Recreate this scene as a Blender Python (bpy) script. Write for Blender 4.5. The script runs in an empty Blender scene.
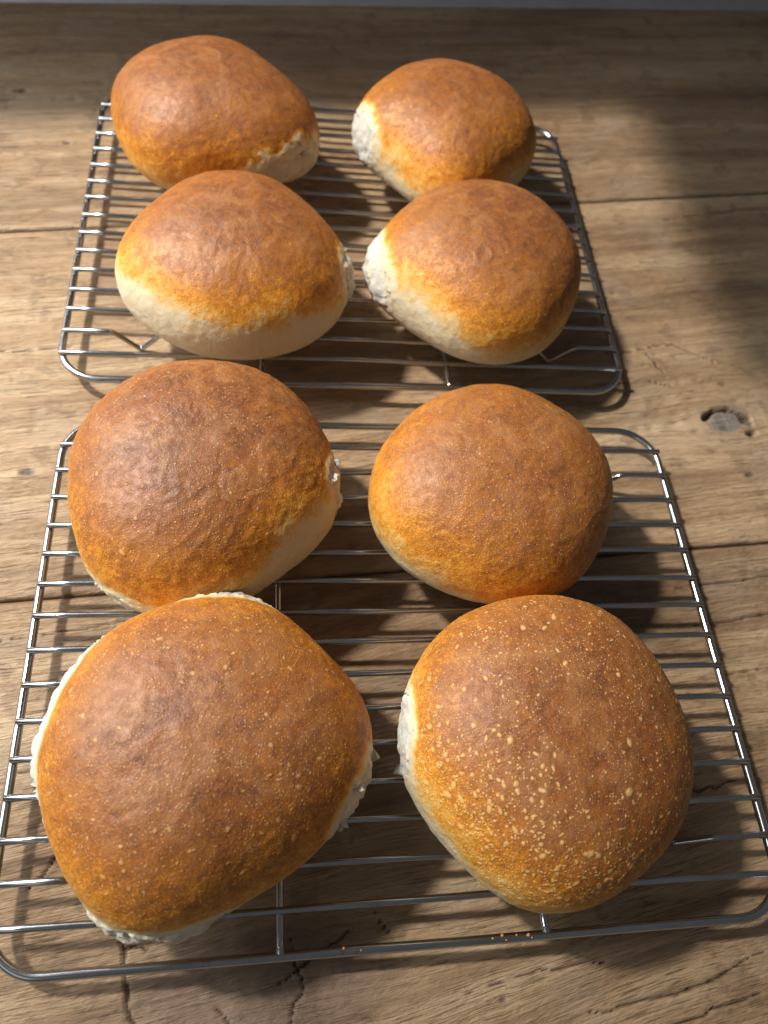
import bpy, bmesh, math, random
import numpy as np
from mathutils import Matrix, Vector

random.seed(7)
RNG = np.random.default_rng(11)
scene = bpy.context.scene
COL = scene.collection
CM = 0.01                       # everything below is laid out in centimetres
ZT = -1.5                       # table top; z = 0 is the axis of the rack wires

# ------------------------------------------------------------------ camera
cam = bpy.data.cameras.new('camera')
cam_o = bpy.data.objects.new('camera', cam); COL.objects.link(cam_o)
cR = Vector((0.989029, -0.07081, 0.129641)); cU = Vector((-0.001502, 0.872754, 0.488158))
cB = cR.cross(cU)
M3 = Matrix((cR, cU, cB)).transposed().to_4x4()
M3.translation = Vector((-0.055342, -0.117135, 0.329106))
cam_o.matrix_world = M3
cam.sensor_fit = 'HORIZONTAL'; cam.sensor_width = 36.0; cam.lens = 36.0 * 770 / 768
cam.clip_start = 0.01; cam.clip_end = 50
cam.dof.use_dof = True; cam.dof.focus_distance = 0.305; cam.dof.aperture_fstop = 13.0
scene.camera = cam_o
scene.render.resolution_x = 768; scene.render.resolution_y = 1024

# ------------------------------------------------------------------ light
world = bpy.data.worlds.new('World'); scene.world = world; world.use_nodes = True
bg = world.node_tree.nodes['Background']
bg.inputs[0].default_value = (0.92, 0.95, 1.0, 1); bg.inputs[1].default_value = 0.09

SUN_DIR = Vector((-0.72, 0.30, 1.0)).normalized()
SUN_POS = Vector((0.0, 0.10, -0.015)) + SUN_DIR * 1.95
sp = bpy.data.lights.new('sunbeam', 'SPOT'); sp.energy = 230; sp.color = (1.0, 0.945, 0.86)
sp.shadow_soft_size = 0.07; sp.spot_size = math.radians(35); sp.spot_blend = 1.0
sp_o = bpy.data.objects.new('sunbeam', sp); COL.objects.link(sp_o)
sp_o.location = SUN_POS; sp_o.rotation_euler = (SUN_POS - Vector((-0.14, 0.28, 0))).to_track_quat('Z', 'Y').to_euler()

ar = bpy.data.lights.new('window_light', 'AREA'); ar.shape = 'RECTANGLE'; ar.size = 1.2; ar.size_y = 0.9
ar.energy = 24.0; ar.color = (0.92, 0.96, 1.0)
ar_o = bpy.data.objects.new('window_light', ar); COL.objects.link(ar_o)
AR_POS = Vector((-0.96, 0.60, 0.74)); ar_o.location = AR_POS
ar_o.rotation_euler = (AR_POS - Vector((0, 0.08, 0))).to_track_quat('Z', 'Y').to_euler()

rf = bpy.data.lights.new('fill_light', 'AREA'); rf.shape = 'RECTANGLE'; rf.size = 1.0; rf.size_y = 0.7  # added weak fill from the front left, no known source there
rf.energy = 1.3; rf.color = (0.97, 0.97, 1.0)
rf_o = bpy.data.objects.new('fill_light', rf); COL.objects.link(rf_o)
RF_POS = Vector((-0.95, -0.75, 0.85)); rf_o.location = RF_POS
rf_o.rotation_euler = (RF_POS - Vector((0, 0.1, 0))).to_track_quat('Z', 'Y').to_euler()

vs = scene.view_settings
vs.view_transform = 'Standard'; vs.look = 'None'; vs.exposure = 0.15; vs.gamma = 1.0; vs.use_curve_mapping = False

# ------------------------------------------------------------------ helpers
def tag(o, label=None, cat=None, group=None, kind=None):
    if label: o['label'] = label
    if cat: o['category'] = cat
    if group: o['group'] = group
    if kind: o['kind'] = kind
    return o

def empty(name, loc=(0, 0, 0), rz=0.0):
    o = bpy.data.objects.new(name, None); COL.objects.link(o)
    o.location = Vector(loc) * CM; o.rotation_euler = (0, 0, rz); o.empty_display_size = 0.02
    return o

def link(name, me, mat, parent=None):
    o = bpy.data.objects.new(name, me); COL.objects.link(o)
    if mat and not me.materials: me.materials.append(mat)
    if parent: o.parent = parent
    return o

def mesh_np(name, V, F, smooth=True, attrs=None):
    """V (n,3) in cm, F (m,4) or list of faces"""
    me = bpy.data.meshes.new(name)
    V = np.asarray(V, float) * CM
    if isinstance(F, np.ndarray):
        n, k = F.shape
        me.vertices.add(len(V)); me.vertices.foreach_set('co', V.astype(np.float32).ravel())
        me.loops.add(n * k); me.loops.foreach_set('vertex_index', F.astype(np.int32).ravel())
        me.polygons.add(n)
        me.polygons.foreach_set('loop_start', np.arange(0, n * k, k, dtype=np.int32))
        me.update(calc_edges=True); me.validate()
    else:
        me.from_pydata(V.tolist(), [], F)
    if smooth:
        me.polygons.foreach_set('use_smooth', np.ones(len(me.polygons), dtype=bool))
    if attrs:
        for k, a in attrs.items():
            a = np.asarray(a, np.float32)
            if a.ndim == 1:
                at = me.attributes.new(k, 'FLOAT', 'POINT'); at.data.foreach_set('value', a)
            else:
                at = me.attributes.new(k, 'FLOAT_VECTOR', 'POINT'); at.data.foreach_set('vector', a.ravel())
    me.update()
    return me

def grid_faces(nu, nv, wrap=False):
    """vertex index i*nv+j ; i along u"""
    i = np.arange(nu if wrap else nu - 1); j = np.arange(nv - 1)
    I, J = np.meshgrid(i, j, indexing='ij'); I2 = (I + 1) % nu
    return np.stack([I * nv + J, I2 * nv + J, I2 * nv + J + 1, I * nv + J + 1], -1).reshape(-1, 4)

_perm = np.random.default_rng(5).permutation(512)
_grad = np.random.default_rng(6).normal(size=(512, 3)); _grad /= np.linalg.norm(_grad, axis=1)[:, None]
def gnoise(P):
    P = np.asarray(P, float); sh = P.shape[:-1]; P = P.reshape(-1, 3)
    i0 = np.floor(P).astype(int); f = P - i0; w = f * f * f * (f * (f * 6 - 15) + 10)
    out = np.zeros(len(P))
    for dx in (0, 1):
        for dy in (0, 1):
            for dz in (0, 1):
                h = _perm[(_perm[(_perm[(i0[:, 0] + dx) & 511] + i0[:, 1] + dy) & 511] + i0[:, 2] + dz) & 511]
                g = _grad[h]
                d = (f[:, 0] - dx) * g[:, 0] + (f[:, 1] - dy) * g[:, 1] + (f[:, 2] - dz) * g[:, 2]
                wt = (w[:, 0] if dx else 1 - w[:, 0]) * (w[:, 1] if dy else 1 - w[:, 1]) * (w[:, 2] if dz else 1 - w[:, 2])
                out += d * wt
    return (out * 1.6).reshape(sh)
def fbm(P, oct=4, lac=2.1, gain=.5):
    s = 0; a = 1.0; P = np.asarray(P, float)
    for k in range(oct):
        s = s + a * gnoise(P + 17.3 * k); P = P * lac; a *= gain
    return s
def sstep(a, b, x):
    t = np.clip((x - a) / (b - a), 0, 1); return t * t * (3 - 2 * t)

class NT:
    """small node-tree helper"""
    def __init__(s, name):
        s.mat = bpy.data.materials.new(name); s.mat.use_nodes = True
        s.nt = s.mat.node_tree; s.nt.nodes.clear()
        s.out = s.n('ShaderNodeOutputMaterial'); s.b = s.n('ShaderNodeBsdfPrincipled')
        s.l(s.b.outputs[0], s.out.inputs[0])
    def n(s, t, **kw):
        nd = s.nt.nodes.new(t)
        for k, v in kw.items(): setattr(nd, k, v)
        return nd
    def l(s, a, b): s.nt.links.new(a, b)
    def put(s, sock, v):
        if hasattr(v, 'is_output'): s.l(v, sock)
        else: sock.default_value = v
    def math(s, op, a, b=0.0, c=0.0, clamp=False):
        nd = s.n('ShaderNodeMath', operation=op, use_clamp=clamp)
        s.put(nd.inputs[0], a); s.put(nd.inputs[1], b); s.put(nd.inputs[2], c); return nd.outputs[0]
    def vmath(s, op, a, b=(0, 0, 0), scale=None):
        nd = s.n('ShaderNodeVectorMath', operation=op)
        s.put(nd.inputs[0], a); s.put(nd.inputs[1], b)
        if scale is not None: s.put(nd.inputs['Scale'], scale)
        return nd.outputs['Value'] if op in ('DISTANCE', 'LENGTH', 'DOT_PRODUCT') else nd.outputs[0]
    def attr(s, name, vec=False):
        nd = s.n('ShaderNodeAttribute', attribute_name=name); return nd.outputs['Vector' if vec else 'Fac']
    def noise(s, vec, scale, detail=4.0, rough=.55, dist=0.0):
        nd = s.n('ShaderNodeTexNoise'); s.put(nd.inputs['Vector'], vec); s.put(nd.inputs['Scale'], scale)
        s.put(nd.inputs['Detail'], detail); s.put(nd.inputs['Roughness'], rough); s.put(nd.inputs['Distortion'], dist)
        return nd.outputs['Fac']
    def voro(s, vec, scale, feature='F1', rand=1.0):
        nd = s.n('ShaderNodeTexVoronoi', feature=feature); s.put(nd.inputs['Vector'], vec); s.put(nd.inputs['Scale'], scale)
        s.put(nd.inputs['Randomness'], rand); return nd
    def rng(s, v, a, b, c=0.0, d=1.0, smooth=True):
        nd = s.n('ShaderNodeMapRange'); nd.interpolation_type = 'SMOOTHSTEP' if smooth else 'LINEAR'
        s.put(nd.inputs[0], v); s.put(nd.inputs[1], a); s.put(nd.inputs[2], b); s.put(nd.inputs[3], c); s.put(nd.inputs[4], d)
        return nd.outputs[0]
    def ramp(s, v, stops):
        nd = s.n('ShaderNodeValToRGB'); cr = nd.color_ramp
        while len(cr.elements) < len(stops): cr.elements.new(.5)
        for e, (p, c) in zip(cr.elements, stops): e.position = p; e.color = (*c, 1)
        s.l(v, nd.inputs[0]); return nd.outputs[0]
    def mix(s, f, a, b, mode='MIX'):
        nd = s.n('ShaderNodeMix', data_type='RGBA', blend_type=mode)
        s.put(nd.inputs[0], f)
        for k, v in ((6, a), (7, b)):
            if isinstance(v, tuple): v = (*v, 1) if len(v) == 3 else v
            s.put(nd.inputs[k], v)
        return nd.outputs[2]
    def bump(s, h, dist, strength=1.0, prev=None):
        nd = s.n('ShaderNodeBump'); nd.inputs['Strength'].default_value = strength; nd.inputs['Distance'].default_value = dist
        s.l(h, nd.inputs['Height'])
        if prev is not None: s.l(prev, nd.inputs['Normal'])
        return nd.outputs[0]
    def P(s, **kw):
        for k, v in kw.items(): s.put(s.b.inputs[k.replace('_', ' ')], v)

# ------------------------------------------------------------------ materials
def mat_crust():
    m = NT('crust')
    tc = m.n('ShaderNodeTexCoord').outputs['Object']
    oi = m.n('ShaderNodeAttribute', attribute_name='seedv').outputs['Vector']
    co = m.vmath('ADD', tc, oi)
    bake = m.attr('bake'); blis = m.attr('blis'); speck = m.attr('speck')
    n1 = m.attr('mott'); fl = m.attr('dust')
    n2 = m.noise(co, 330, 3, .65); n3 = m.noise(co, 1300, 2, .6)
    b = m.math('ADD', bake, m.math('MULTIPLY', m.math('SUBTRACT', n1, .5), .30))
    b = m.math('ADD', b, m.math('MULTIPLY', m.math('SUBTRACT', n2, .5), .56))
    b = m.math('ADD', b, m.math('MULTIPLY', m.math('SUBTRACT', n3, .5), .66))
    k_ = m.rng(bake, .02, .35, .40, 1.0)
    b = m.math('ADD', bake, m.math('MULTIPLY', m.math('SUBTRACT', b, bake), k_))
    col = m.ramp(b, [(0.0, (.60, .52, .36)), (.10, (.61, .47, .25)), (.24, (.63, .335, .066)), (.42, (.52, .195, .013)),
                     (.62, (.30, .100, .014)), (.82, (.21, .070, .019)), (1.0, (.12, .040, .014))])
    # dusty bloom on the crown
    flm = m.math('MULTIPLY', m.rng(fl, .36, .80), m.rng(bake, .40, .8))
    col = m.mix(m.math('MULTIPLY', flm, .36), col, (.40, .185, .066))
    # tiny surface blisters
    def spots(scale, r0, r1, dens):
        v = m.voro(co, scale)
        d = v.outputs['Distance']
        pick = m.n('ShaderNodeSeparateColor'); m.l(v.outputs['Color'], pick.inputs[0])
        r = m.math('MULTIPLY', m.math('ADD', .35, m.math('MULTIPLY', pick.outputs[1], .65)), r0)
        s = m.rng(m.math('DIVIDE', d, r), 1.0, r1, 0, 1)
        return m.math('MULTIPLY', s, m.math('LESS_THAN', pick.outputs[0], dens))
    sp_ = m.math('MULTIPLY', m.math('MULTIPLY', spots(1050, .46, .25, .6), speck), m.rng(bake, .18, .45))
    sp_ = m.math('MULTIPLY', sp_, m.rng(n2, .38, .56, .35, 1.0))
    tot = m.math('MAXIMUM', sp_, blis)
    col = m.mix(m.math('MULTIPLY', tot, .72), col, (.74, .46, .165))
    m.P(Base_Color=col)
    m.P(Roughness=m.rng(n2, .3, .7, .44, .60)); m.P(Specular_IOR_Level=.40)
    hh = m.math('ADD', m.math('MULTIPLY', n2, .00012), m.math('MULTIPLY', n3, .00018))
    hh = m.math('ADD', hh, m.math('MULTIPLY', tot, .00012))
    hh = m.math('ADD', hh, m.math('MULTIPLY', fl, .00045))
    bm_ = m.bump(hh, 1.0, 1.0)
    m.P(Normal=bm_)
    return m.mat

def mat_crumb():
    m = NT('crumb')
    tc = m.n('ShaderNodeTexCoord').outputs['Object']
    n1 = m.noise(tc, 300, 6, .65); v = m.voro(tc, 900, 'F1').outputs['Distance']
    warm = m.attr('warm')
    col = m.mix(m.rng(n1, .3, .7), (.47, .445, .385), (.52, .505, .46))
    col = m.mix(warm, col, (.82, .66, .38))
    m.P(Base_Color=col, Roughness=.85, Specular_IOR_Level=.2, Subsurface_Weight=.35, Subsurface_Scale=.004)
    m.b.inputs['Subsurface Radius'].default_value = (1.0, .8, .5)
    b = m.bump(m.math('ADD', m.math('MULTIPLY', n1, .0006), m.math('MULTIPLY', v, .00015)), 1.0, 1.0)
    m.P(Normal=b)
    return m.mat

def mat_steel():
    m = NT('chromed_steel')
    tc = m.n('ShaderNodeTexCoord').outputs['Object']
    n = m.noise(m.vmath('MULTIPLY', tc, (1, 1, 1)), 220, 5, .6)
    n2 = m.noise(tc, 40, 4, .6)
    col = m.mix(m.rng(n2, .35, .7), (.50, .51, .52), (.40, .41, .42))
    col = m.mix(m.math('MULTIPLY', m.rng(n, .64, .74), .6), col, (.25, .22, .19))
    m.P(Base_Color=col, Metallic=1.0, Roughness=m.rng(n2, .3, .75, .16, .24))
    return m.mat

def mat_wood():
    m = NT('oak_planks')
    g = m.attr('grain', True)           # cm along / across the grain, bent round the knots
    kn = m.attr('knot'); dirt = m.attr('dirt'); plug = m.attr('plug')
    def st(sx, sy): return m.vmath('MULTIPLY', g, (sx, sy, 1))
    big = m.attr('big'); ring = m.attr('ring')
    streak = m.noise(st(.16, 5.5), 1.0, 4, .65, .25)
    pore = m.noise(st(.55, 22), 1.0, 3, .6, .1)
    fine = m.noise(st(1.6, 40), 1.0, 2, .6)
    saw = m.noise(st(1.5, 4.6), 1.0, 3, .6, .35)
    val = m.math('ADD', m.math('MULTIPLY', big, .50), m.math('MULTIPLY', ring, .38))
    val = m.math('ADD', val, m.math('MULTIPLY', streak, .22))
    val = m.math('ADD', val, m.math('MULTIPLY', saw, .16))
    col = m.ramp(val, [(.38, (.120, .069, .035)), (.55, (.232, .146, .079)), (.66, (.340, .226, .128)), (.82, (.46, .335, .208))])
    dark = m.math('MULTIPLY', m.rng(pore, .56, .70), m.rng(ring, .35, .6, .35, 1))
    col = m.mix(m.math('MULTIPLY', dark, .42), col, (.085, .050, .028))
    col = m.mix(m.math('MULTIPLY', m.rng(fine, .55, .75), .22), col, (.12, .075, .043))
    # grey worn film and blotches
    blot = m.attr('blot')
    col = m.mix(m.math('MULTIPLY', m.rng(blot, .5, .72), .28), col, (.30, .24, .175))
    col = m.mix(m.math('MULTIPLY', m.rng(m.attr('blot2'), .60, .72), .35), col, (.12, .075, .045))
    # knots: denser, darker, greyer wood with its own rings
    kr = m.attr('kr')
    kcol = m.mix(m.rng(kr, .35, .65), (.080, .052, .046), (.17, .118, .088))
    col = m.mix(m.math('MULTIPLY', kn, .8), col, kcol)
    col = m.mix(plug, col, m.mix(m.rng(kr, .3, .7), (.14, .118, .098), (.22, .19, .16)))
    col = m.mix(m.math('MULTIPLY', dirt, .82), col, (.018, .012, .009))
    m.P(Base_Color=col, Roughness=m.rng(streak, .3, .7, .46, .64), Specular_IOR_Level=.36)
    hh = m.math('ADD', m.math('MULTIPLY', saw, .0009), m.math('MULTIPLY', streak, .0008))
    hh = m.math('SUBTRACT', hh, m.math('MULTIPLY', dark, .00035)); hh = m.math('ADD', hh, m.math('MULTIPLY', fine, .00012))
    b = m.bump(hh, 1.0, 1.0)
    m.P(Normal=b)
    return m.mat

def mat_plain(name, col, rough=.6, spec=.4):
    m = NT(name)
    tc = m.n('ShaderNodeTexCoord').outputs['Object']
    n = m.noise(tc, 60, 5, .6)
    c = m.mix(m.rng(n, .3, .7), tuple(x * .92 for x in col), tuple(min(1, x * 1.06) for x in col))
    m.P(Base_Color=c, Roughness=rough, Specular_IOR_Level=spec, Normal=m.bump(n, .0006, .3))
    return m.mat

CRUST = mat_crust(); CRUMB = mat_crumb(); STEEL = mat_steel(); WOOD = mat_wood()
PAINT = mat_plain('grey_paint', (.42, .43, .45)); DARKWOOD = mat_plain('dark_gap', (.03, .022, .016), .9, .1)

# ------------------------------------------------------------------ added boards, out of view, that cut the beam to a patch
def thru(x, y, z):
    """point at height z (cm) on the ray from the sunbeam lamp to the table point x, y"""
    S = np.array(SUN_POS) * 100; P = np.array((x, y, ZT)); t = (z - P[2]) / (S[2] - P[2]); return P + t * (S - P)
ZW = 30.0
bl = thru(-60, 31.0, ZW); br = thru(23.4, 44.75, ZW); fr = thru(23.1, -60, ZW); flp = thru(-75, -60, ZW)
def slab(name, quad):
    V = np.array([p for p in quad] + [p + np.array((0, 0, 2.0)) for p in quad])
    F = [(3, 2, 1, 0), (4, 5, 6, 7)] + [(k, (k + 1) % 4, 4 + (k + 1) % 4, 4 + k) for k in range(4)]
    tag(link(name, mesh_np(name, V, F, False), PAINT), kind='structure')
X = np.array((1.0, 0, 0)); Y = np.array((0, 1.0, 0))
fr = br + (fr - br) * .26
slab('shade_board_back', [br + X * 60 + Y * 75, bl + Y * 75, bl, br])           # unseen blocker, added to shade the back of the table
slab('shade_board_right', [br + X * .02, fr, fr + X * 60, br + X * 60.02 + Y * 75])   # unseen blocker, added to shade the right
# ------------------------------------------------------------------ setting: table of wide planks
TA = math.radians(9.0)
table = empty('tabletop', (0, 0, ZT), TA); tag(table, kind='structure')
KNOTS = [  # u, v, radius along, radius across, strength, seed
    (23.3, 10.25, 1.15, .75, 1.0), (-15.75, 43.3, .55, .28, .9), (-15.72, 12.4, .50, .28, .9), (-7.6, -12.4, 5.6, 3.2, .85),
    (24.4, 13.0, .4, .25, .6), (23.0, 6.5, .35, .2, .8), (19.6, 46.0, 1.5, .6, .55), (1.2, -14.5, .16, .14, .9), (-.4, -16.2, .2, .15, .8)]
def poly_dist(U_, V_, pts):
    d = np.full(U_.shape, 1e9); tt = np.zeros(U_.shape); n = len(pts) - 1
    for k in range(n):
        a = np.array(pts[k]); b = np.array(pts[k + 1]); ab = b - a
        t = np.clip(((U_ - a[0]) * ab[0] + (V_ - a[1]) * ab[1]) / (ab @ ab), 0, 1)
        dd = np.hypot(U_ - a[0] - t * ab[0], V_ - a[1] - t * ab[1])
        m_ = dd < d; d = np.where(m_, dd, d); tt = np.where(m_, (k + t) / n, tt)
    return d, tt
def wiggle(pts, amp, n=14, seed=0):
    r = np.random.default_rng(seed); pts = np.array(pts, float); out = []
    s = np.linspace(0, len(pts) - 1, n)
    for k, x in enumerate(s):
        i = min(int(x), len(pts) - 2); p = pts[i] + (pts[i + 1] - pts[i]) * (x - i)
        out.append(p + (r.normal(size=2) * amp if 0 < k < n - 1 else 0))
    return out
CRACKS = [  # polyline in plank coordinates, half width
    (wiggle([(-12.7, -8.2), (-12.55, -10.3), (-12.45, -13.5)], .10, 16, 1), .062),
    (wiggle([(-15.9, -6.7), (-15.0, -5.9), (-14.2, -5.3)], .06, 8, 2), .035),
    (wiggle([(-14.3, -5.2), (-14.0, -6.4)], .08, 6, 3), .05),
    (wiggle([(-12.6, -8.8), (-11.3, -8.2), (-10.6, -8.6)], .08, 8, 4), .045),
    (wiggle([(-12.6, -9.4), (-11.6, -9.8)], .06, 6, 5), .05),
    (wiggle([(-12.7, -8.9), (-13.6, -8.1)], .06, 6, 6), .045),
    (wiggle([(-9.5, -12.2), (-8.6, -13.3), (-8.2, -14.6)], .08, 9, 7), .04),
    (wiggle([(-7.2, -12.0), (-5.4, -11.4), (-3.9, -10.8)], .06, 9, 8), .04),
    (wiggle([(-6.9, -13.4), (-6.2, -12.2), (-6.4, -10.6)], .07, 9, 9), .035),
    (wiggle([(-3.0, -10.4), (-2.5, -11.6)], .05, 6, 10), .035),
    (wiggle([(-17, 3.65), (-9, 3.7)], .03, 12, 11), .04),
    (wiggle([(15.5, -1.5), (19, -1.62), (24, -1.55)], .03, 12, 12), .04),
    (wiggle([(4.5, -15.7), (8.5, -16.0), (12.5, -15.5)], .05, 14, 13), .045),
    (wiggle([(6.0, -17.0), (12.4, -16.75)], .04, 14, 14), .035),
    (wiggle([(-.7, -13.9), (3.4, -14.0), (6, -14.3)], .05, 12, 15), .035),
    (wiggle([(17.5, 16.2), (19.6, 16.2), (22.3, 16.5), (24.9, 14.5)], .05, 14, 16), .05),
    (wiggle([(16, 13.9), (19.5, 13.9), (21, 13.2)], .05, 10, 17), .04),
    (wiggle([(20.3, 16.3), (21.0, 13.6)], .05, 8, 18), .03),
    (wiggle([(9.2, -8.2), (11.2, -8.4), (12.6, -9.0), (14.5, -8.9)], .10, 12, 19), .045),
    (wiggle([(16, -4.2), (22, -4.4)], .03, 8, 20), .03),
    (wiggle([(15, .6), (23, .3)], .03, 8, 21), .03),
    (wiggle([(-17, -2.3), (-14, -2.1)], .04, 8, 22), .03),
    (wiggle([(-18, 20.5), (-12, 20.2)], .04, 8, 23), .035),
    (wiggle([(-19, 37.4), (-11, 37.9)], .04, 8, 24), .03),
    (wiggle([(22, 27.3), (38, 28.2)], .06, 8, 25), .04),
]
def spaced(pts):
    out = []
    for (a, b, s) in pts: out.append(np.arange(a, b, s))
    return np.concatenate(out + [[pts[-1][1]]])
US = spaced([(-45, -19, .8), (-19, -3, .09), (-3, 18, .125), (18, 27, .1), (27, 52, .4), (52, 75, 1.0)])
def make_plank(v0, v1, fine):
    # v0 and v1 are functions of u
    n = int(fine)
    tt = np.linspace(0, 1, n)
    lo = v0(US) + .04; hi = v1(US) - .04
    U_ = np.repeat(US[:, None], n, 1); V_ = lo[:, None] + (hi - lo)[:, None] * tt[None]
    Z = np.zeros_like(U_)
    P3 = np.stack([U_, V_, np.zeros_like(U_)], -1)
    # grain coordinates flow round the knots
    gu = U_.copy(); gv = V_ + .5 * fbm(P3 * np.array((.045, .12, 1)), 3)
    kn = np.zeros_like(U_); plug = np.zeros_like(U_); dirt = np.zeros_like(U_)
    for k, (ku, kv, ra, rb, s) in enumerate(KNOTS):
        du = (U_ - ku) / ra; dv = (V_ - kv) / rb
        wob = 1 + .22 * gnoise(np.stack([U_ * 1.3 / max(ra, .5), V_ * 1.3 / max(ra, .5), np.full_like(U_, k * 3.1)], -1))
        r = np.hypot(du, dv) * wob
        gv = gv - np.sign(V_ - kv) * (min(rb, 1.0) if rb < 2 else .5) * np.exp(-(du / 2.6) ** 2) * np.exp(-np.abs(dv) / 2.4) * (1 - np.exp(-np.abs(dv) * 2))
        kn = np.maximum(kn, s * sstep(1.25, .55, r))
        if k == 0:
            plug = sstep(1.02, .85, r)
            cres = np.exp(-((r - 1.14) / .19) ** 2) * sstep(-.5, .4, dv + .5 * du + .35 * np.sin(3 * np.arctan2(dv, du)))
            gap = np.exp(-(((U_ - 24.75) / .42) ** 2 + ((V_ - 10.25 - .15 * np.sin(U_ * 6)) / .5) ** 2) * 1.4)
            gap2 = np.exp(-(((U_ - 24.6) / .5) ** 2 + ((V_ - 9.2) / .2) ** 2) * 1.4)
            hole = np.clip(cres + gap + .9 * gap2, 0, 1)
            hole = hole * (.75 + .5 * np.clip(gnoise(np.stack([U_ * 3, V_ * 3, U_ * 0], -1)) + .5, 0, 1)); hole = np.clip(hole, 0, 1)
            dirt = np.maximum(dirt, sstep(.30, .60, hole)); Z -= .5 * sstep(.2, .8, hole)
            kn = np.maximum(kn, .45 * sstep(2.6, 1.0, r)); Z += .05 * sstep(2.2, 1.1, r) * (1 - sstep(1.2, 1.0, r))
        elif ra < .6:
            dirt = np.maximum(dirt, s * .8 * sstep(.95, .3, r)); Z -= .08 * sstep(1, .3, r)
    # small pits and chips near the grey knot
    r2 = np.random.default_rng(3)
    for _ in range(26):
        pu = 22.2 + r2.normal() * 2.2; pv = 10.5 + r2.normal() * 3.2; pr = r2.uniform(.08, .26)
        d = np.hypot((U_ - pu) / (pr * 1.8), (V_ - pv) / pr)
        Z -= .10 * np.exp(-d ** 2); dirt = np.maximum(dirt, r2.uniform(0, .55) * np.exp(-(d * 1.2) ** 2))
    wn = .7 + .6 * np.clip(gnoise(np.stack([U_ * 2.2, V_ * 2.2, U_ * 0 + 9], -1)) + .5, 0, 1)
    for pts, hw in CRACKS:
        pa = np.array(pts)
        if pa[:, 1].max() < lo.min() - 1 or pa[:, 1].min() > hi.max() + 1: continue
        d, t = poly_dist(U_, V_, pts)
        w = max(hw, .036) * (1.0 - .75 * np.abs(2 * t - 1) ** 2) * wn
        c = sstep(1.5, .55, d / w)
        Z -= .16 * c; dirt = np.maximum(dirt, c)
    # worn, hand-finished surface; arrises rounded at the joints
    Z += .035 * fbm(P3 * np.array((.09, .35, 1)), 3) + .018 * fbm(P3 * np.array((.9, 1.5, 1)), 3)
    e = np.minimum(V_ - lo[:, None], hi[:, None] - V_)
    Z -= .14 * np.exp(-(e / .10) ** 2); dirt = np.maximum(dirt, .55 * np.exp(-(e / .09) ** 2))
    V = np.stack([U_, V_, Z], -1).reshape(-1, 3); F = grid_faces(len(US), n)
    g = np.stack([gu, gv, np.full_like(gu, r_seed[0])], -1).reshape(-1, 3)
    G = np.stack([gu, gv, np.full_like(gu, r_seed[0] + .37)], -1)
    fld = {'big': .5 + .30 * fbm(G * (.035, .22, 1), 3), 'ring': .5 + .30 * fbm(G * (.05, 1.1, 1) + .5 * gnoise(G * (.05, .5, 1))[..., None], 5, 2, .6),
           'blot': .5 + .30 * fbm(G * (.25, .35, 1) + 3, 4, 2, .6), 'blot2': .5 + .30 * fbm(G * (.5, .6, 1) + 8, 4, 2, .7),
           'kr': .5 + .30 * fbm(G * (.5, .5, 1) + .6 * gnoise(G * (.4, .4, 1))[..., None], 4, 2, .65)}
    # sides and underside: a skirt down to 3.5 cm
    nu = len(US); base = len(V)
    idx = np.concatenate([np.arange(nu) * n, (nu - 1) * n + np.arange(1, n), (np.arange(nu - 1)[::-1]) * n + n - 1, np.arange(1, n - 1)[::-1]])
    S = V[idx].copy(); S[:, 2] = -3.5
    V = np.concatenate([V, S]); k = np.arange(len(idx)); k2 = (k + 1) % len(idx)
    F = np.concatenate([F, np.stack([idx[k2], idx[k], base + k, base + k2], -1)])
    def ext(a): return np.concatenate([a.reshape(-1), a.reshape(-1)[idx]])
    me = mesh_np('plank', V, F, True, {'grain': np.concatenate([g, g[idx]]), 'knot': ext(kn), 'dirt': ext(dirt), 'plug': ext(plug), **{k: ext(f) for k, f in fld.items()}})
    link('plank', me, WOOD, table)
r_seed = [0.0]
jA = lambda u: 29.7 + 0 * u
jB = lambda u: 5.55 - (u + 16.5) * .0853
for k, (a, b, nn) in enumerate(((lambda u: -26 + 0 * u, jB, 400), (jB, jA, 230), (jA, lambda u: 54.25 + 0 * u, 120))):
    r_seed[0] = k * 7.7; make_plank(a, b, nn)

def box_mesh(name, lo, hi):
    x0, y0, z0 = lo; x1, y1, z1 = hi
    V = np.array([(x0, y0, z0), (x1, y0, z0), (x1, y1, z0), (x0, y1, z0), (x0, y0, z1), (x1, y0, z1), (x1, y1, z1), (x0, y1, z1)], float)
    return mesh_np(name, V, [(0, 3, 2, 1), (4, 5, 6, 7), (0, 1, 5, 4), (1, 2, 6, 5), (2, 3, 7, 6), (3, 0, 4, 7)], False)
sill = link('window_sill', box_mesh('window_sill', (-60, 55.0, -4.0), (90, 75, -1.2)), PAINT)
sill.location = (0, 0, ZT * CM); sill.rotation_euler = (0, 0, TA); tag(sill, kind='structure')
lb = link('underside_board', box_mesh('underside_board', (-45, -26, -4.6), (75, 54, -3.6)), DARKWOOD, table)

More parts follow.
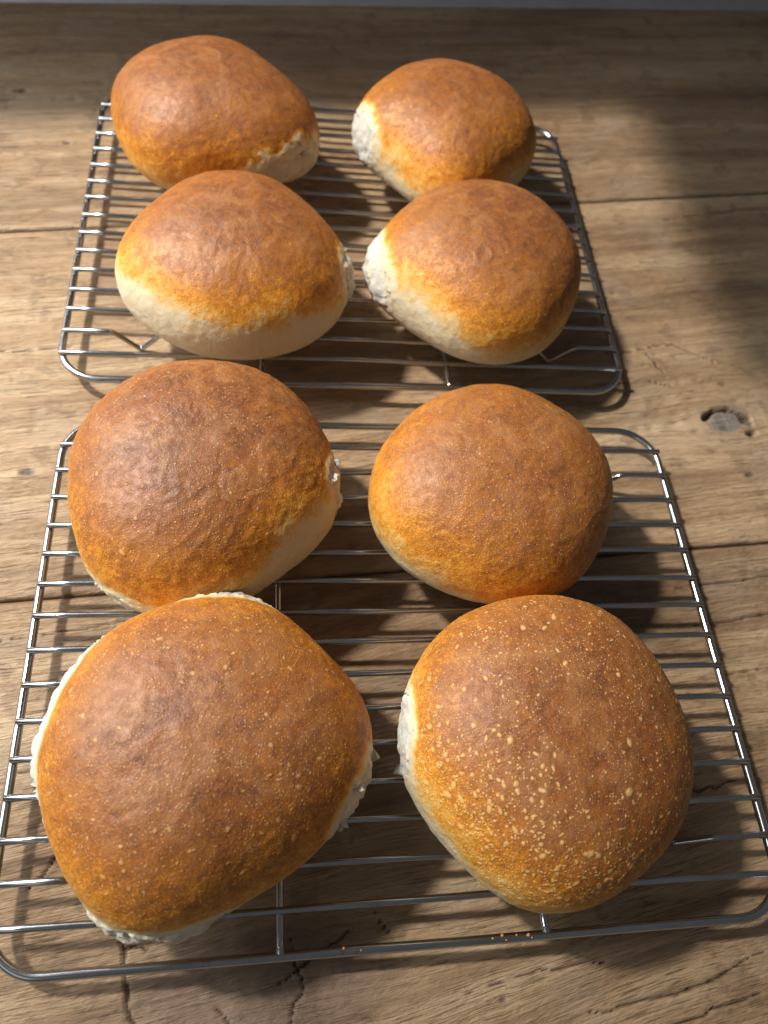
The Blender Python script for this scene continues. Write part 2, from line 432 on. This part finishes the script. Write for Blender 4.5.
# ------------------------------------------------------------------ cooling racks
def tube(path, r, seg=10, closed=False, caps=True):
    P = np.array(path, float); n = len(P)
    if closed: T = np.roll(P, -1, 0) - np.roll(P, 1, 0)
    else: T = np.gradient(P, axis=0)
    T /= np.linalg.norm(T, axis=1)[:, None]
    V = []
    up0 = np.array((0, 0, 1.0))
    for k in range(n):
        up = up0 if abs(T[k] @ up0) < .95 else np.array((0, 1.0, 0))
        if abs(T[k, 1]) < 1e-6 and not closed: up = np.array((0, 1.0, 0))     # wires in the x-z plane
        a = np.cross(T[k], up); a /= np.linalg.norm(a); b = np.cross(a, T[k])
        ang = np.linspace(0, 2 * np.pi, seg, endpoint=False)
        rr = r * (1.0 if closed or not caps else 1)
        V.append(P[k] + rr * (np.cos(ang)[:, None] * a + np.sin(ang)[:, None] * b))
    V = np.concatenate(V)
    F = []
    m_ = n if closed else n - 1
    for k in range(m_):
        k2 = (k + 1) % n
        for j in range(seg):
            j2 = (j + 1) % seg
            F.append((k * seg + j, k * seg + j2, k2 * seg + j2, k2 * seg + j))
    if not closed:
        for k, s in ((0, -1), (n - 1, 1)):
            V = np.concatenate([V, [P[k] + s * T[k] * r * .45]])
            c = len(V) - 1
            for j in range(seg):
                j2 = (j + 1) % seg
                F.append((k * seg + j2, k * seg + j, c) if s < 0 else (k * seg + j, k * seg + j2, c))
    return V, F

RW = 15.58; RD = 12.05; RC = 2.1; WR = .138; FR_ = .185; BR_ = .15
def arc_frame():
    pts = []
    for cx, cy, a0 in ((RW - RC, RD - RC, 0), (-RW + RC, RD - RC, 90), (-RW + RC, -RD + RC, 180), (RW - RC, -RD + RC, 270)):
        for k in range(13):
            a = math.radians(a0 + k * 7.5); pts.append((cx + RC * math.cos(a), cy + RC * math.sin(a), -.27))
    return pts
def fillet(pts, r, n=6):
    out = [np.array(pts[0], float)]
    for i in range(1, len(pts) - 1):
        p = np.array(pts[i], float); a = np.array(pts[i - 1], float) - p; b = np.array(pts[i + 1], float) - p
        a /= np.linalg.norm(a); b /= np.linalg.norm(b)
        for k in range(n + 1):
            t = k / n; out.append((1 - t) ** 2 * (p + a * r) + 2 * t * (1 - t) * p + t * t * (p + b * r))
    out.append(np.array(pts[-1], float)); return out
def wire_path(y, rs, bow):
    x1 = RW + .03
    if abs(y) > RD - RC: x1 = RW - RC + math.sqrt(RC ** 2 - (abs(y) - RD + RC) ** 2) + .10
    n = 24; xs = np.linspace(-x1, x1, n)
    ph = rs.uniform(0, 6.28); k = rs.uniform(.12, .25)
    return [(x, y + bow * math.sin(k * x + ph), .012 * math.sin(.3 * x + ph)) for x in xs]
def foot_path(y):
    x1 = RW + .03; h = -1.36
    L = [(-x1, y, 0), (-13.1, y, 0), (-11.78, y, h), (-10.45, y, 0), (0, y, 0), (10.45, y, 0), (11.78, y, h), (13.1, y, 0), (x1, y, 0)]
    return [tuple(p) for p in fillet(L, .30, 6)]

WIRE_ME = {}
def make_rack(loc, rz, label, seed):
    rs = np.random.default_rng(seed)
    root = empty('cooling_rack', loc, rz); tag(root, label, 'cooling rack', 'wire cooling racks')
    V, F = tube(arc_frame(), FR_, 14, closed=True)
    fo = link('frame', mesh_np('frame', V, F), STEEL, root)
    for k in range(1, 16):
        y = 12.0 - 1.5 * k
        V, F = tube(foot_path(y) if k in (2, 14) else wire_path(y, rs, .035), WR, 12)
        o = link('foot_wire' if k in (2, 14) else 'wire', mesh_np('wire', V, F), STEEL, root)
        if k in (2, 14): o['label'] = 'steel cross wire bent down into two pointed feet'
    for x in (-5.1, 5.2):
        V, F = tube([(x, y, -.272 + (.10 if abs(y) > 11.7 else 0)) for y in (-11.98, -11.7, -11.4, -6, 0, 6, 11.4, 11.7, 11.98)], BR_, 12)
        link('support_bar', mesh_np('support_bar', V, F), STEEL, root)
    return root
make_rack((0, 0, 0), 0, 'steel wire cooling rack nearest the camera, holding the four larger-looking rolls', 1)
make_rack((-.80, 26.801, 0), 0, 'steel wire cooling rack farther back, nearer the table edge, in the half-shaded light', 2)

# ------------------------------------------------------------------ bread rolls
QB = [[-8.825, 32.318, 5.849, 6.358, -.083, -.122, .04, -.044, .02, -.04, .004, -.03, 0, .01, 0, 0],
      [5.498, 32.516, 5.688, 6.198, .164, -.111, -.006, -.005, -.005, .03, .035, -.002, -.01, -.015, 0, 0],
      [-7.324, 20.039, 5.81, 6.384, 0.064, -0.003, 0.018, -0.008, -0.004, -0.038, 0.016, 0.002, -0.002, -0.005, 0.005, 0.004],
      [6.074, 20.648, 5.848, 6.428, 0.081, -0.015, 0.003, 0.009, -0.032, 0.009, 0.019, 0.008, -0.003, -0.005, 0.006, 0.002],
      [-8.4, 6.631, 5.974, 6.569, -0.051, -0.016, -0.023, 0.024, 0.029, 0.006, 0.004, -0.02, 0.001, -0.003, 0.0, -0.005],
      [4.865, 6.257, 5.641, 6.203, 0.006, -0.009, 0.022, 0.015, -0.012, -0.008, 0.008, 0.012, 0.005, 0.003, -0.001, 0.003],
      [-7.863, -5.006, 5.891, 6.478, -0.022, -0.102, 0.005, 0.03, 0.039, -0.003, 0.015, -0.019, 0.001, 0.001, 0.008, 0.009],
      [5.336, -5.252, 5.878, 6.468, 0.002, 0.045, -0.02, 0.007, -0.004, 0.011, 0.004, -0.013, -0.004, -0.009, -0.0, 0.003]]
WZ = .40
def gauss_ang(th, c, w):
    d = (th - math.radians(c) + np.pi) % (2 * np.pi) - np.pi
    return np.exp(-(d / math.radians(w)) ** 2)

class Roll:
    def __init__(s, i, q, spec):
        s.i = i; s.q = q; s.spec = spec; s.off = np.array((i * 13.7, i * 5.1, i * 3.3))
    def R(s, th):
        q = s.q; r = np.ones_like(th)
        for k in range(2, 7): r = r + q[6 + 2 * (k - 2)] * np.cos(k * th) + q[7 + 2 * (k - 2)] * np.sin(k * th)
        return q[2] * r
    def base(s, th, ph):
        q = s.q; n = np.where(ph > 0, 2.25, 2.4)
        c = np.abs(np.cos(ph)) ** (2 / n); sn = np.sign(ph) * np.abs(np.sin(ph)) ** (2 / n)
        H = q[3]; z0 = WZ * H; z = np.where(ph > 0, z0 + (H - z0) * sn, z0 + z0 * sn); sk = z / H
        R = s.R(th)
        return np.stack([q[4] * sk + R * c * np.cos(th), q[5] * sk + R * c * np.sin(th), z], -1)
    def point(s, th, ph):
        """skin of the roll, local cm, base at z = 0"""
        B = s.base(th, ph); q = s.q
        out = B - np.array((0, 0, WZ * q[3])); out = out / (np.linalg.norm(out, axis=-1, keepdims=True) + 1e-9)
        d = .035 * gnoise(B * .30 + s.off) + .030 * gnoise(B * .75 + s.off + 4) + s.spec.get('lump', .018) * gnoise(B * np.array((1.7, 1.7, 1.7)) + 1.1 * gnoise(B * .9 + s.off)[..., None] + s.off + 9) \
            + .007 * gnoise(B * 4.0 + s.off) + .002 * gnoise(B * 9.0 + s.off)
        # stretched wrinkles running across the crown
        w = s.spec.get('wr', .02); a = math.radians(s.spec.get('wa', 30))
        uu = B[..., 0] * math.cos(a) + B[..., 1] * math.sin(a); vv = -B[..., 0] * math.sin(a) + B[..., 1] * math.cos(a)
        rid = 1 - np.abs(gnoise(np.stack([uu * .35, vv * 1.1, B[..., 2] * .5], -1) + s.off + 30)) * 2
        d = d + w * np.clip(rid, 0, 1) ** 4 * 1.6
        for (ta, tf, rr, hh) in s.spec.get('dimples', []):
            c0 = s.base(np.array([math.radians(ta)]), np.array([s.t2ph(np.array([tf]))[0]]))[0]
            dd = np.linalg.norm(B - c0, axis=-1) / rr
            d = d + hh * (np.exp(-(dd * 1.6) ** 2) if hh < 0 else np.exp(-((dd - 1) / .25) ** 2))
        # the base sags a little between the wires, so keep it flat
        k = sstep(.0, .25, B[..., 2] / q[3])
        return B + out * (d * k)[..., None]
    def t2ph(s, t):
        t = np.clip(t, .0005, .9995)
        up = t > WZ
        u = np.where(up, (t - WZ) / (1 - WZ), (WZ - t) / WZ); n = np.where(up, 2.25, 2.4)
        a = np.arcsin(np.clip(u, 0, 1) ** (n / 2)); return np.where(up, a, -a)
    def normal(s, th, ph, e=2e-3):
        a = s.point(th + e, ph) - s.point(th - e, ph); b = s.point(th, ph + e) - s.point(th, ph - e)
        n = np.cross(a, b); return n / (np.linalg.norm(n, axis=-1, keepdims=True) + 1e-12)
    def tearmask(s, th, t, P, tear):
        tc, t0, dth, dt, dep = tear[:5]
        d = (th - math.radians(tc) + np.pi) % (2 * np.pi) - np.pi
        e = (d / math.radians(dth)) ** 2 + ((t - t0) / dt) ** 2
        m_ = 1 - np.sqrt(e); k = sstep(.45, .10, m_) * sstep(-.6, -.15, m_)
        return m_ + k * (.22 * gnoise(P * 1.1 + s.off) + .12 * gnoise(P * 3.4 + s.off) + .04 * gnoise(P * 8 + s.off))
    def bake(s, th, t, P):
        sp = s.spec; sk = np.full(th.shape, sp.get('s0', .05))
        for (c, w, a) in sp.get('skirt', []): sk = sk + a * gauss_ang(th, c, w)
        sk = sk + .09 * gnoise(P * .5 + s.off + 2) + .06 * gnoise(P * 1.4 + s.off + 7) + .03 * gnoise(P * 3.5 + s.off)
        x = np.clip((t - sk) / (1 - sk), 0, 1)
        b = np.minimum(sp.get('bk', .86) * x ** 1.0, sp.get('bmax', .95))
        for (ang, tf, rr, a) in sp.get('tint', []):
            c0 = s.base(np.array([math.radians(ang)]), s.t2ph(np.array([tf])))[0]
            b = b + a * np.exp(-(np.linalg.norm(P - c0, axis=-1) / rr) ** 2)
        return b
    def tex(s, P):
        P = P + s.off
        mott = .5 + .30 * fbm(P * .75 + .4 * gnoise(P * .6)[..., None], 4)
        a = math.radians(s.spec.get('wa', 30)); ca, sa = math.cos(a), math.sin(a)
        Pd = np.stack([(P[..., 0] * ca + P[..., 1] * sa) * .55, -P[..., 0] * sa + P[..., 1] * ca, P[..., 2]], -1)
        dust = .5 + .28 * fbm(Pd * .62 + .9 * np.stack([gnoise(P * .8 + 5), gnoise(P * .8 + 11), gnoise(P * .8 + 21)], -1) + 50, 5, 2.0, .62)
        return mott, dust
    def build(s, label):
        q = s.q; sp = s.spec
        root = empty('bread_roll', (q[0], q[1], .10)); tag(root, label, 'bread roll', 'bread rolls on the racks')
        NTH, NPH = 460, 210
        th = np.linspace(0, 2 * np.pi, NTH, endpoint=False)
        # denser rows on the visible upper part
        ph = np.concatenate([np.linspace(-np.pi / 2 + .02, -.75, 30, endpoint=False), np.linspace(-.75, np.pi / 2 - .012, NPH - 30)])
        TH, PH = np.meshgrid(th, ph, indexing='ij')
        B = s.base(TH, PH); P = s.point(TH, PH); t = np.clip(B[..., 2] / q[3], 0, 1)
        bk = s.bake(TH, t, P)
        mm = np.full(TH.shape, -9.0)
        for tear in sp.get('tears', []): mm = np.maximum(mm, s.tearmask(TH, t, P, tear))
        bk = bk * (1 - .96 * sstep(-.42, -.02, mm)) if sp.get('tears') else bk
        out = P - np.array((0, 0, WZ * q[3])); out /= np.linalg.norm(out, axis=-1, keepdims=True)
        P = P + out * (.035 * sstep(-.22, -.02, mm) * (1 + .8 * gnoise(P * 2.2 + s.off)))[..., None]
        V = P.reshape(-1, 3); F = grid_faces(NTH, NPH, True)
        keep = (mm.reshape(-1)[F] < 0.0).any(1); F = F[keep]
        # top and bottom caps
        top = len(V); V = np.concatenate([V, [V.reshape(NTH, NPH, 3)[:, -1].mean(0)], [V.reshape(NTH, NPH, 3)[:, 0].mean(0)]])
        ii = np.arange(NTH); i2 = (ii + 1) % NTH
        tri = np.concatenate([np.stack([ii * NPH + NPH - 1, i2 * NPH + NPH - 1, np.full(NTH, top), np.full(NTH, top)], -1),
                              np.stack([i2 * NPH, ii * NPH, np.full(NTH, top + 1), np.full(NTH, top + 1)], -1)])
        used = np.zeros(len(V), bool); used[F.ravel()] = True; used[tri.ravel()] = True
        def cap(a): a = a.reshape(-1); return np.concatenate([a, [a.reshape(NTH, NPH)[:, -1].mean(), a.reshape(NTH, NPH)[:, 0].mean()]])
        bkv = cap(bk); bl = np.zeros(len(V)); spv = np.full(len(V), sp.get('speck', .5)); sd = np.repeat((s.off * .01)[None], len(V), 0)
        mo, du_ = s.tex(V)
        remap = np.cumsum(used) - 1
        faces = remap[F].tolist() + [tuple(remap[x[:3]]) for x in tri]
        me = mesh_np('crust', V[used], faces, True, {'bake': bkv[used], 'blis': bl[used], 'speck': spv[used], 'seedv': sd[used], 'mott': mo[used], 'dust': du_[used]})
        link('crust', me, CRUST, root)
        # blisters: small raised domes in the skin
        rs = np.random.default_rng(100 + s.i)
        nb = sp.get('nb', 120); Vb, Fb, ab, bb = [], [], [], []
        big = sp.get('big', []); M = nb * 3
        cth = rs.uniform(0, 2 * np.pi, M); ct = 1 - rs.uniform(0, .7, M)
        if sp.get('bfront'):
            zz = np.array(sp['bzone'])[rs.integers(0, len(sp['bzone']), M)]; f_ = rs.uniform(size=M) < sp['bfront']
            cth = np.where(f_, np.radians(rs.normal(zz[:, 0], zz[:, 2])), cth); ct = np.where(f_, rs.normal(zz[:, 1], zz[:, 3]), ct)
        cr_ = np.clip(rs.lognormal(math.log(sp.get('br', .045)), .45, M), .02, .13)
        for k, (a_, b_, c_) in enumerate(big): cth[k] = math.radians(a_); ct[k] = b_; cr_[k] = c_
        ok = (ct > .28) & (ct < .985); cth, ct, cr_ = cth[ok], ct[ok], cr_[ok]; cph = s.t2ph(ct)
        cP = s.point(cth, cph); cN = s.normal(cth, cph); cB = s.bake(cth, ct, cP)
        cm_ = np.full(len(ct), -9.0)
        for tr in sp.get('tears', []): cm_ = np.maximum(cm_, s.tearmask(cth, ct, cP, tr))
        sel = np.nonzero((cm_ < -.35) & (cph < 1.54))[0][:nb]
        for k in sel:
            c = cP[k]; nn = cN[k]; r = float(cr_[k])
            ta = np.cross(nn, (0.3, .2, 1)); ta /= np.linalg.norm(ta); tb = np.cross(nn, ta)
            el = rs.uniform(.7, 1.4); ro = rs.uniform(0, 3.14); hgt = r * rs.uniform(.035, .08)
            bv = float(cB[k])
            base = len(Vb); seg = 9
            rings = ((1.30, -.35, 0), (1.0, .12, .25), (.70, .60, .75), (.36, .90, 1.0))
            ang0 = np.linspace(0, 2 * np.pi, seg, endpoint=False)
            wob = 1 + .12 * np.sin(ang0 * 2 + ro * 3) + rs.normal(size=seg) * .05
            for (rf, hf, bf) in rings:
                for a_, w_ in zip(ang0, wob):
                    x = r * rf * w_ * math.cos(a_) * el; y = r * rf * w_ * math.sin(a_) / el
                    x, y = x * math.cos(ro) - y * math.sin(ro), x * math.sin(ro) + y * math.cos(ro)
                    sag = (x * x + y * y) / (2 * 5.0)
                    Vb.append(c + ta * x + tb * y + nn * (hgt * hf - sag + .004)); ab.append(bf); bb.append(bv)
            Vb.append(c + nn * (hgt + .004)); ab.append(1.0); bb.append(bv)
            for g in range(len(rings) - 1):
                for j in range(seg):
                    j2 = (j + 1) % seg
                    Fb.append((base + g * seg + j, base + g * seg + j2, base + (g + 1) * seg + j2, base + (g + 1) * seg + j))
            for j in range(seg): Fb.append((base + 3 * seg + j, base + 3 * seg + (j + 1) % seg, base + 4 * seg))
        if len(Vb):
            Vb = np.array(Vb); n = len(Vb); mo, du_ = s.tex(Vb)
            me = mesh_np('blisters', Vb, Fb, True, {'bake': np.array(bb), 'blis': np.array(ab) * sp.get('bcol', .8), 'speck': np.zeros(n), 'seedv': np.repeat((s.off * .01)[None], n, 0), 'mott': mo, 'dust': du_})
            o = link('blisters', me, CRUST, root); o['kind'] = 'stuff'
        nm = sp.get('nm', 0)
        if nm:
            a1 = rs.uniform(0, 2 * np.pi, nm); t1 = np.clip(1 - rs.uniform(0, .66, nm), .3, .988); p1 = s.t2ph(t1)
            c1 = s.point(a1, p1); cl = gnoise(c1 * .55 + s.off + 77) + .35 * gnoise(c1 * 1.6 + s.off); m1 = np.full(nm, -9.0)
            for tr in sp.get('tears', []): m1 = np.maximum(m1, s.tearmask(a1, t1, c1, tr))
            ok = (cl > rs.uniform(-.55, .35, nm)) & (m1 < -.3) & (p1 < 1.53)
            a1, t1, p1, c1 = a1[ok], t1[ok], p1[ok], c1[ok]; n_ = len(a1); n1_ = s.normal(a1, p1); b1 = s.bake(a1, t1, c1)
            rr = np.clip(rs.lognormal(math.log(sp.get('mr', .021)), .38, n_), .010, .05)
            e1 = np.cross(n1_, np.array((.3, .2, 1))); e1 /= np.linalg.norm(e1, axis=1)[:, None]; e2 = np.cross(n1_, e1)
            V_ = []; A_ = []
            for (rf, hf, bf) in ((1.4, -.10, 0), (.8, .05, .65)):
                for g in range(6):
                    x = np.cos(g * np.pi / 3 + a1 * 9) * rr * rf; y = np.sin(g * np.pi / 3 + a1 * 9) * rr * rf * (.7 + .5 * t1)
                    V_.append(c1 + e1 * x[:, None] + e2 * y[:, None] + n1_ * (rr * hf + .003)[:, None]); A_.append(np.full(n_, bf))
            V_.append(c1 + n1_ * (rr * .08 + .003)[:, None]); A_.append(np.full(n_, 1.0))
            V_ = np.stack(V_, 1).reshape(-1, 3); A_ = np.stack(A_, 1).reshape(-1) * np.repeat(rs.uniform(.35, 1, n_), 13) * sp.get('bcol', .7)
            o_ = (np.arange(n_) * 13)[:, None]; fs = []
            for g in range(6):
                g2 = (g + 1) % 6
                fs += [o_ + np.array([g, g2, 6 + g2]), o_ + np.array([g, 6 + g2, 6 + g]), o_ + np.array([6 + g, 6 + g2, 12])]
            mo, du_ = s.tex(V_); n = len(V_)
            me = mesh_np('fine_blisters', V_, np.concatenate(fs), True, {'bake': np.repeat(b1, 13), 'blis': A_, 'speck': np.zeros(n), 'seedv': np.repeat((s.off * .01)[None], n, 0), 'mott': mo, 'dust': du_})
            o = link('fine_blisters', me, CRUST, root); o['kind'] = 'stuff'
        # torn places: soft crumb showing where the roll was pulled from its neighbour
        for j, tear in enumerate(sp.get('tears', [])):
            tc, t0, dth, dt, dep, nsh, warm = tear
            w = math.radians(dth) * 1.75; nu, nv = 110, 80
            tu = np.linspace(-w, w, nu) + math.radians(tc); tv = np.linspace(max(.02, t0 - dt * 1.8), min(.93, t0 + dt * 1.8), nv)
            A, Tt = np.meshgrid(tu, tv, indexing='ij'); Ph = s.t2ph(Tt)
            Pc = s.point(A, Ph); N = Pc - np.array((0, 0, WZ * q[3])); N /= np.linalg.norm(N, axis=-1, keepdims=True)
            m_ = s.tearmask(A, Tt, Pc, tear)
            rough = fbm(Pc * 1.5 + s.off + 40 + j, 3, 2.1, .48) * .095 + (1 - 2 * np.abs(gnoise(Pc * np.array((2.6, 2.6, 1.3)) + s.off))) * .018
            rough = np.maximum(rough * (1.9 if dep < -.05 else 1.0), -.05)
            dsp = -.035 - dep * sstep(0, .55, m_) + rough * sstep(-.10, .2, m_) + .06 * sstep(.0, .1, m_) * sstep(.35, .1, m_) - .10 * sstep(-.1, -.3, m_)
            Pc = Pc + N * dsp[..., None]
            F = grid_faces(nu, nv); keep = (m_.reshape(-1)[F] > -.40).any(1); F = F[keep]
            V = Pc.reshape(-1, 3); used = np.zeros(len(V), bool); used[F.ravel()] = True; rm = np.cumsum(used) - 1
            wv = np.clip(warm + .25 * gnoise(Pc * 1.5) + .25 * sstep(.3, 0, m_), 0, 1).reshape(-1)
            cr = link('torn_crumb', mesh_np('torn_crumb', V[used], rm[F], True, {'warm': wv[used]}), CRUMB, root)
            # ragged shreds standing off the torn edge
            for h in range(nsh // 2):
                a = rs.uniform(0, 2 * np.pi); rad = rs.uniform(.85, 1.0)
                tha = math.radians(tc + dth * rad * math.cos(a) * .9); tt = float(np.clip(t0 + dt * rad * math.sin(a) * .9, .08, .8))
                pa = s.t2ph(np.array([tt]))[0]
                c = s.point(np.array([tha]), np.array([pa]))[0]; nn = s.normal(np.array([tha]), np.array([pa]))[0]
                sd_ = np.cross((0, 0, 1), nn); sd_ /= np.linalg.norm(sd_); upv = np.cross(nn, sd_)
                ro = rs.uniform(-.9, .9); sd2 = sd_ * math.cos(ro) + upv * math.sin(ro); up2 = -sd_ * math.sin(ro) + upv * math.cos(ro)
                L = rs.uniform(.2, .42); W = rs.uniform(.35, .8); gu, gv = 7, 6
                Vt = []; lean = rs.uniform(-.5, .6)
                for side in (0, 1):
                    for x in range(gu):
                        fx = x / (gu - 1) * 2 - 1
                        el_ = 1 - .6 * abs(fx) ** 1.5 + rs.normal() * .10
                        for y in range(gv):
                            fy = y / (gv - 1)
                            p = c + sd2 * (W * .5 * fx * (1 - .35 * fy)) + nn * (L * fy * el_ - .10) + up2 * (lean * L * fy * fy + .05 * math.sin(fx * 4 + h))
                            p = p + rs.normal(size=3) * .008 + up2 * ((.07 * (1 - .75 * fy) + .012) * (1 if side else -1))
                            Vt.append(p)
                o_ = gu * gv; Ft = []
                for x in range(gu - 1):
                    for y in range(gv - 1):
                        f = [x * gv + y, (x + 1) * gv + y, (x + 1) * gv + y + 1, x * gv + y + 1]
                        Ft.append(tuple(f[::-1])); Ft.append(tuple(o_ + z for z in f))
                for x in range(gu - 1): Ft.append((x * gv + gv - 1, (x + 1) * gv + gv - 1, o_ + (x + 1) * gv + gv - 1, o_ + x * gv + gv - 1))
                for y in range(gv - 1):
                    Ft.append((y, y + 1, o_ + y + 1, o_ + y)); z = (gu - 1) * gv; Ft.append((z + y + 1, z + y, o_ + z + y, o_ + z + y + 1))
                link('crumb_shred', mesh_np('crumb_shred', np.array(Vt), Ft, True, {'warm': np.full(len(Vt), warm * .8)}), CRUMB, cr)
        return root

# tears: angle, height, half angle, half height, depth, shreds, warmth
SPECS = [
 (dict(s0=-.35, skirt=[(258, 65, .48)], wr=.006, wa=20, speck=.25, nb=60, br=.03, bcol=.4, tears=[(-42, .33, 28, .30, .45, 5, .35)]),
  'golden brown roll at the back left with a torn open lower right side'),
 (dict(s0=-.30, skirt=[(215, 50, .58), (-40, 35, .55), (270, 40, .25)], bk=.80, wr=.010, wa=60, speck=.2, nb=60, br=.03, bcol=.4, tears=[(188, .45, 19, .24, .04, 0, .05)]),
  'golden brown roll at the back right with a white torn patch on its left'),
 (dict(s0=-.05, skirt=[(205, 45, .46), (262, 55, .42), (320, 40, .38)], wr=.005, wa=80, speck=.25, nb=80, br=.03, bcol=.45, dimples=[(200, .80, .35, -.07)],
       tears=[(-4, .48, 14, .21, -.20, 12, .1)]),
  'roll with a broad pale front skirt on the far rack, beside the dented one'),
 (dict(s0=-.15, skirt=[(195, 45, .50), (255, 55, .46), (320, 35, .2)], nm=1500, wr=.006, wa=40, speck=.35, nb=110, br=.032, bcol=.45, dimples=[(249, .955, .42, .03), (249, .955, .36, -.05)],
       tears=[(184, .44, 22, .22, -.24, 0, .03)]),
  'roll with a small round dent on top and shredded white left side, far rack'),
 (dict(nm=5500, s0=-.15, skirt=[(-25, 40, .58), (270, 65, .46)], bk=.92, lump=.030, wr=.012, wa=50, speck=.75, nb=260, br=.036, bcol=.6, tears=[(-4, .50, 12, .18, -.10, 6, .05), (250, .30, 26, .18, -.05, 8, .2)]),
  'dark wrinkled roll at the left of the near rack, touching the roll in front'),
 (dict(nm=5500, s0=-.25, skirt=[(225, 65, .55)], bk=.80, wr=.008, wa=20, speck=.8, nb=260, br=.032, bcol=.5, dimples=[(264, .77, .30, -.07), (258, .80, .55, .02)]),
  'smooth untorn roll with an even tan crown, behind the blistered one'),
 (dict(nm=6500, s0=.12, skirt=[(170, 40, .12), (262, 45, .12), (60, 60, .05)], wr=.004, wa=70, speck=.8, nb=520, br=.038, bcol=.60,
       big=[(188, .72, .10), (196, .62, .08), (203, .60, .06), (175, .80, .07), (60, .86, .09), (240, .6, .07), (215, .68, .06)],
       tears=[(163, .40, 40, .16, -.30, 20, .05), (86, .50, 20, .14, -.16, 9, .05), (-19, .44, 16, .20, -.10, 10, .12), (256, .36, 24, .15, -.20, 8, .2)]),
  'large roll at the front left corner with ragged white torn edges all round'),
 (dict(nm=6500, mr=.023, s0=-.10, skirt=[(190, 45, .42), (250, 45, .32)], wr=.004, wa=70, speck=1.0, nb=1300, br=.046, bcol=.95, bfront=.45,
       bzone=[(225, .72, 26, .10), (262, .66, 22, .09), (205, .80, 30, .08), (290, .70, 25, .10), (250, .86, 30, .05)],
       big=[(265, .47, .13), (278, .48, .13), (300, .93, .16), (270, .84, .14), (300, .50, .10), (20, .84, .10), (140, .78, .09), (230, .70, .10), (222, .66, .09), (215, .62, .09), (318, .74, .09), (322, .80, .08)],
       tears=[(177, .42, 18, .19, -.03, 4, .0)]),
  'glossy roll at the front right covered in pale crust blisters'),
]
for i, (q, (sp_, lab)) in enumerate(zip(QB, SPECS)):
    Roll(i, q, sp_).build(lab)

# ------------------------------------------------------------------ stray crumbs on the near rail
def crumb_mesh(r, seed):
    bm = bmesh.new(); bmesh.ops.create_icosphere(bm, subdivisions=2, radius=r)
    for v in bm.verts:
        n = fbm(np.array([v.co[:]]) / r * 1.1 + seed * 3.7, 3)[0]; v.co *= 1 + .45 * n; v.co.z *= .7
    me = bpy.data.meshes.new('crumb'); bm.to_mesh(me); bm.free(); me.transform(Matrix.Scale(CM, 4))
    me.polygons.foreach_set('use_smooth', np.ones(len(me.polygons), dtype=bool))
    return me
GOLD = mat_plain('crumb_gold', (.48, .24, .08), .7)
for k, (x, r) in enumerate(((3.0, .045), (3.38, .06), (3.52, .035), (3.95, .04), (4.42, .065), (4.55, .03), (-2.75, .05), (-2.1, .035))):
    o = link('bread_crumb', crumb_mesh(r, k), GOLD)
    o.location = Vector((x, -12.02 + .09 * math.sin(k * 2.3), -.27 + FR_ + r * .35)) * CM
    tag(o, 'tiny golden bread crumb stuck on the front rail of the near rack', 'crumb', 'crumbs on the front rail')
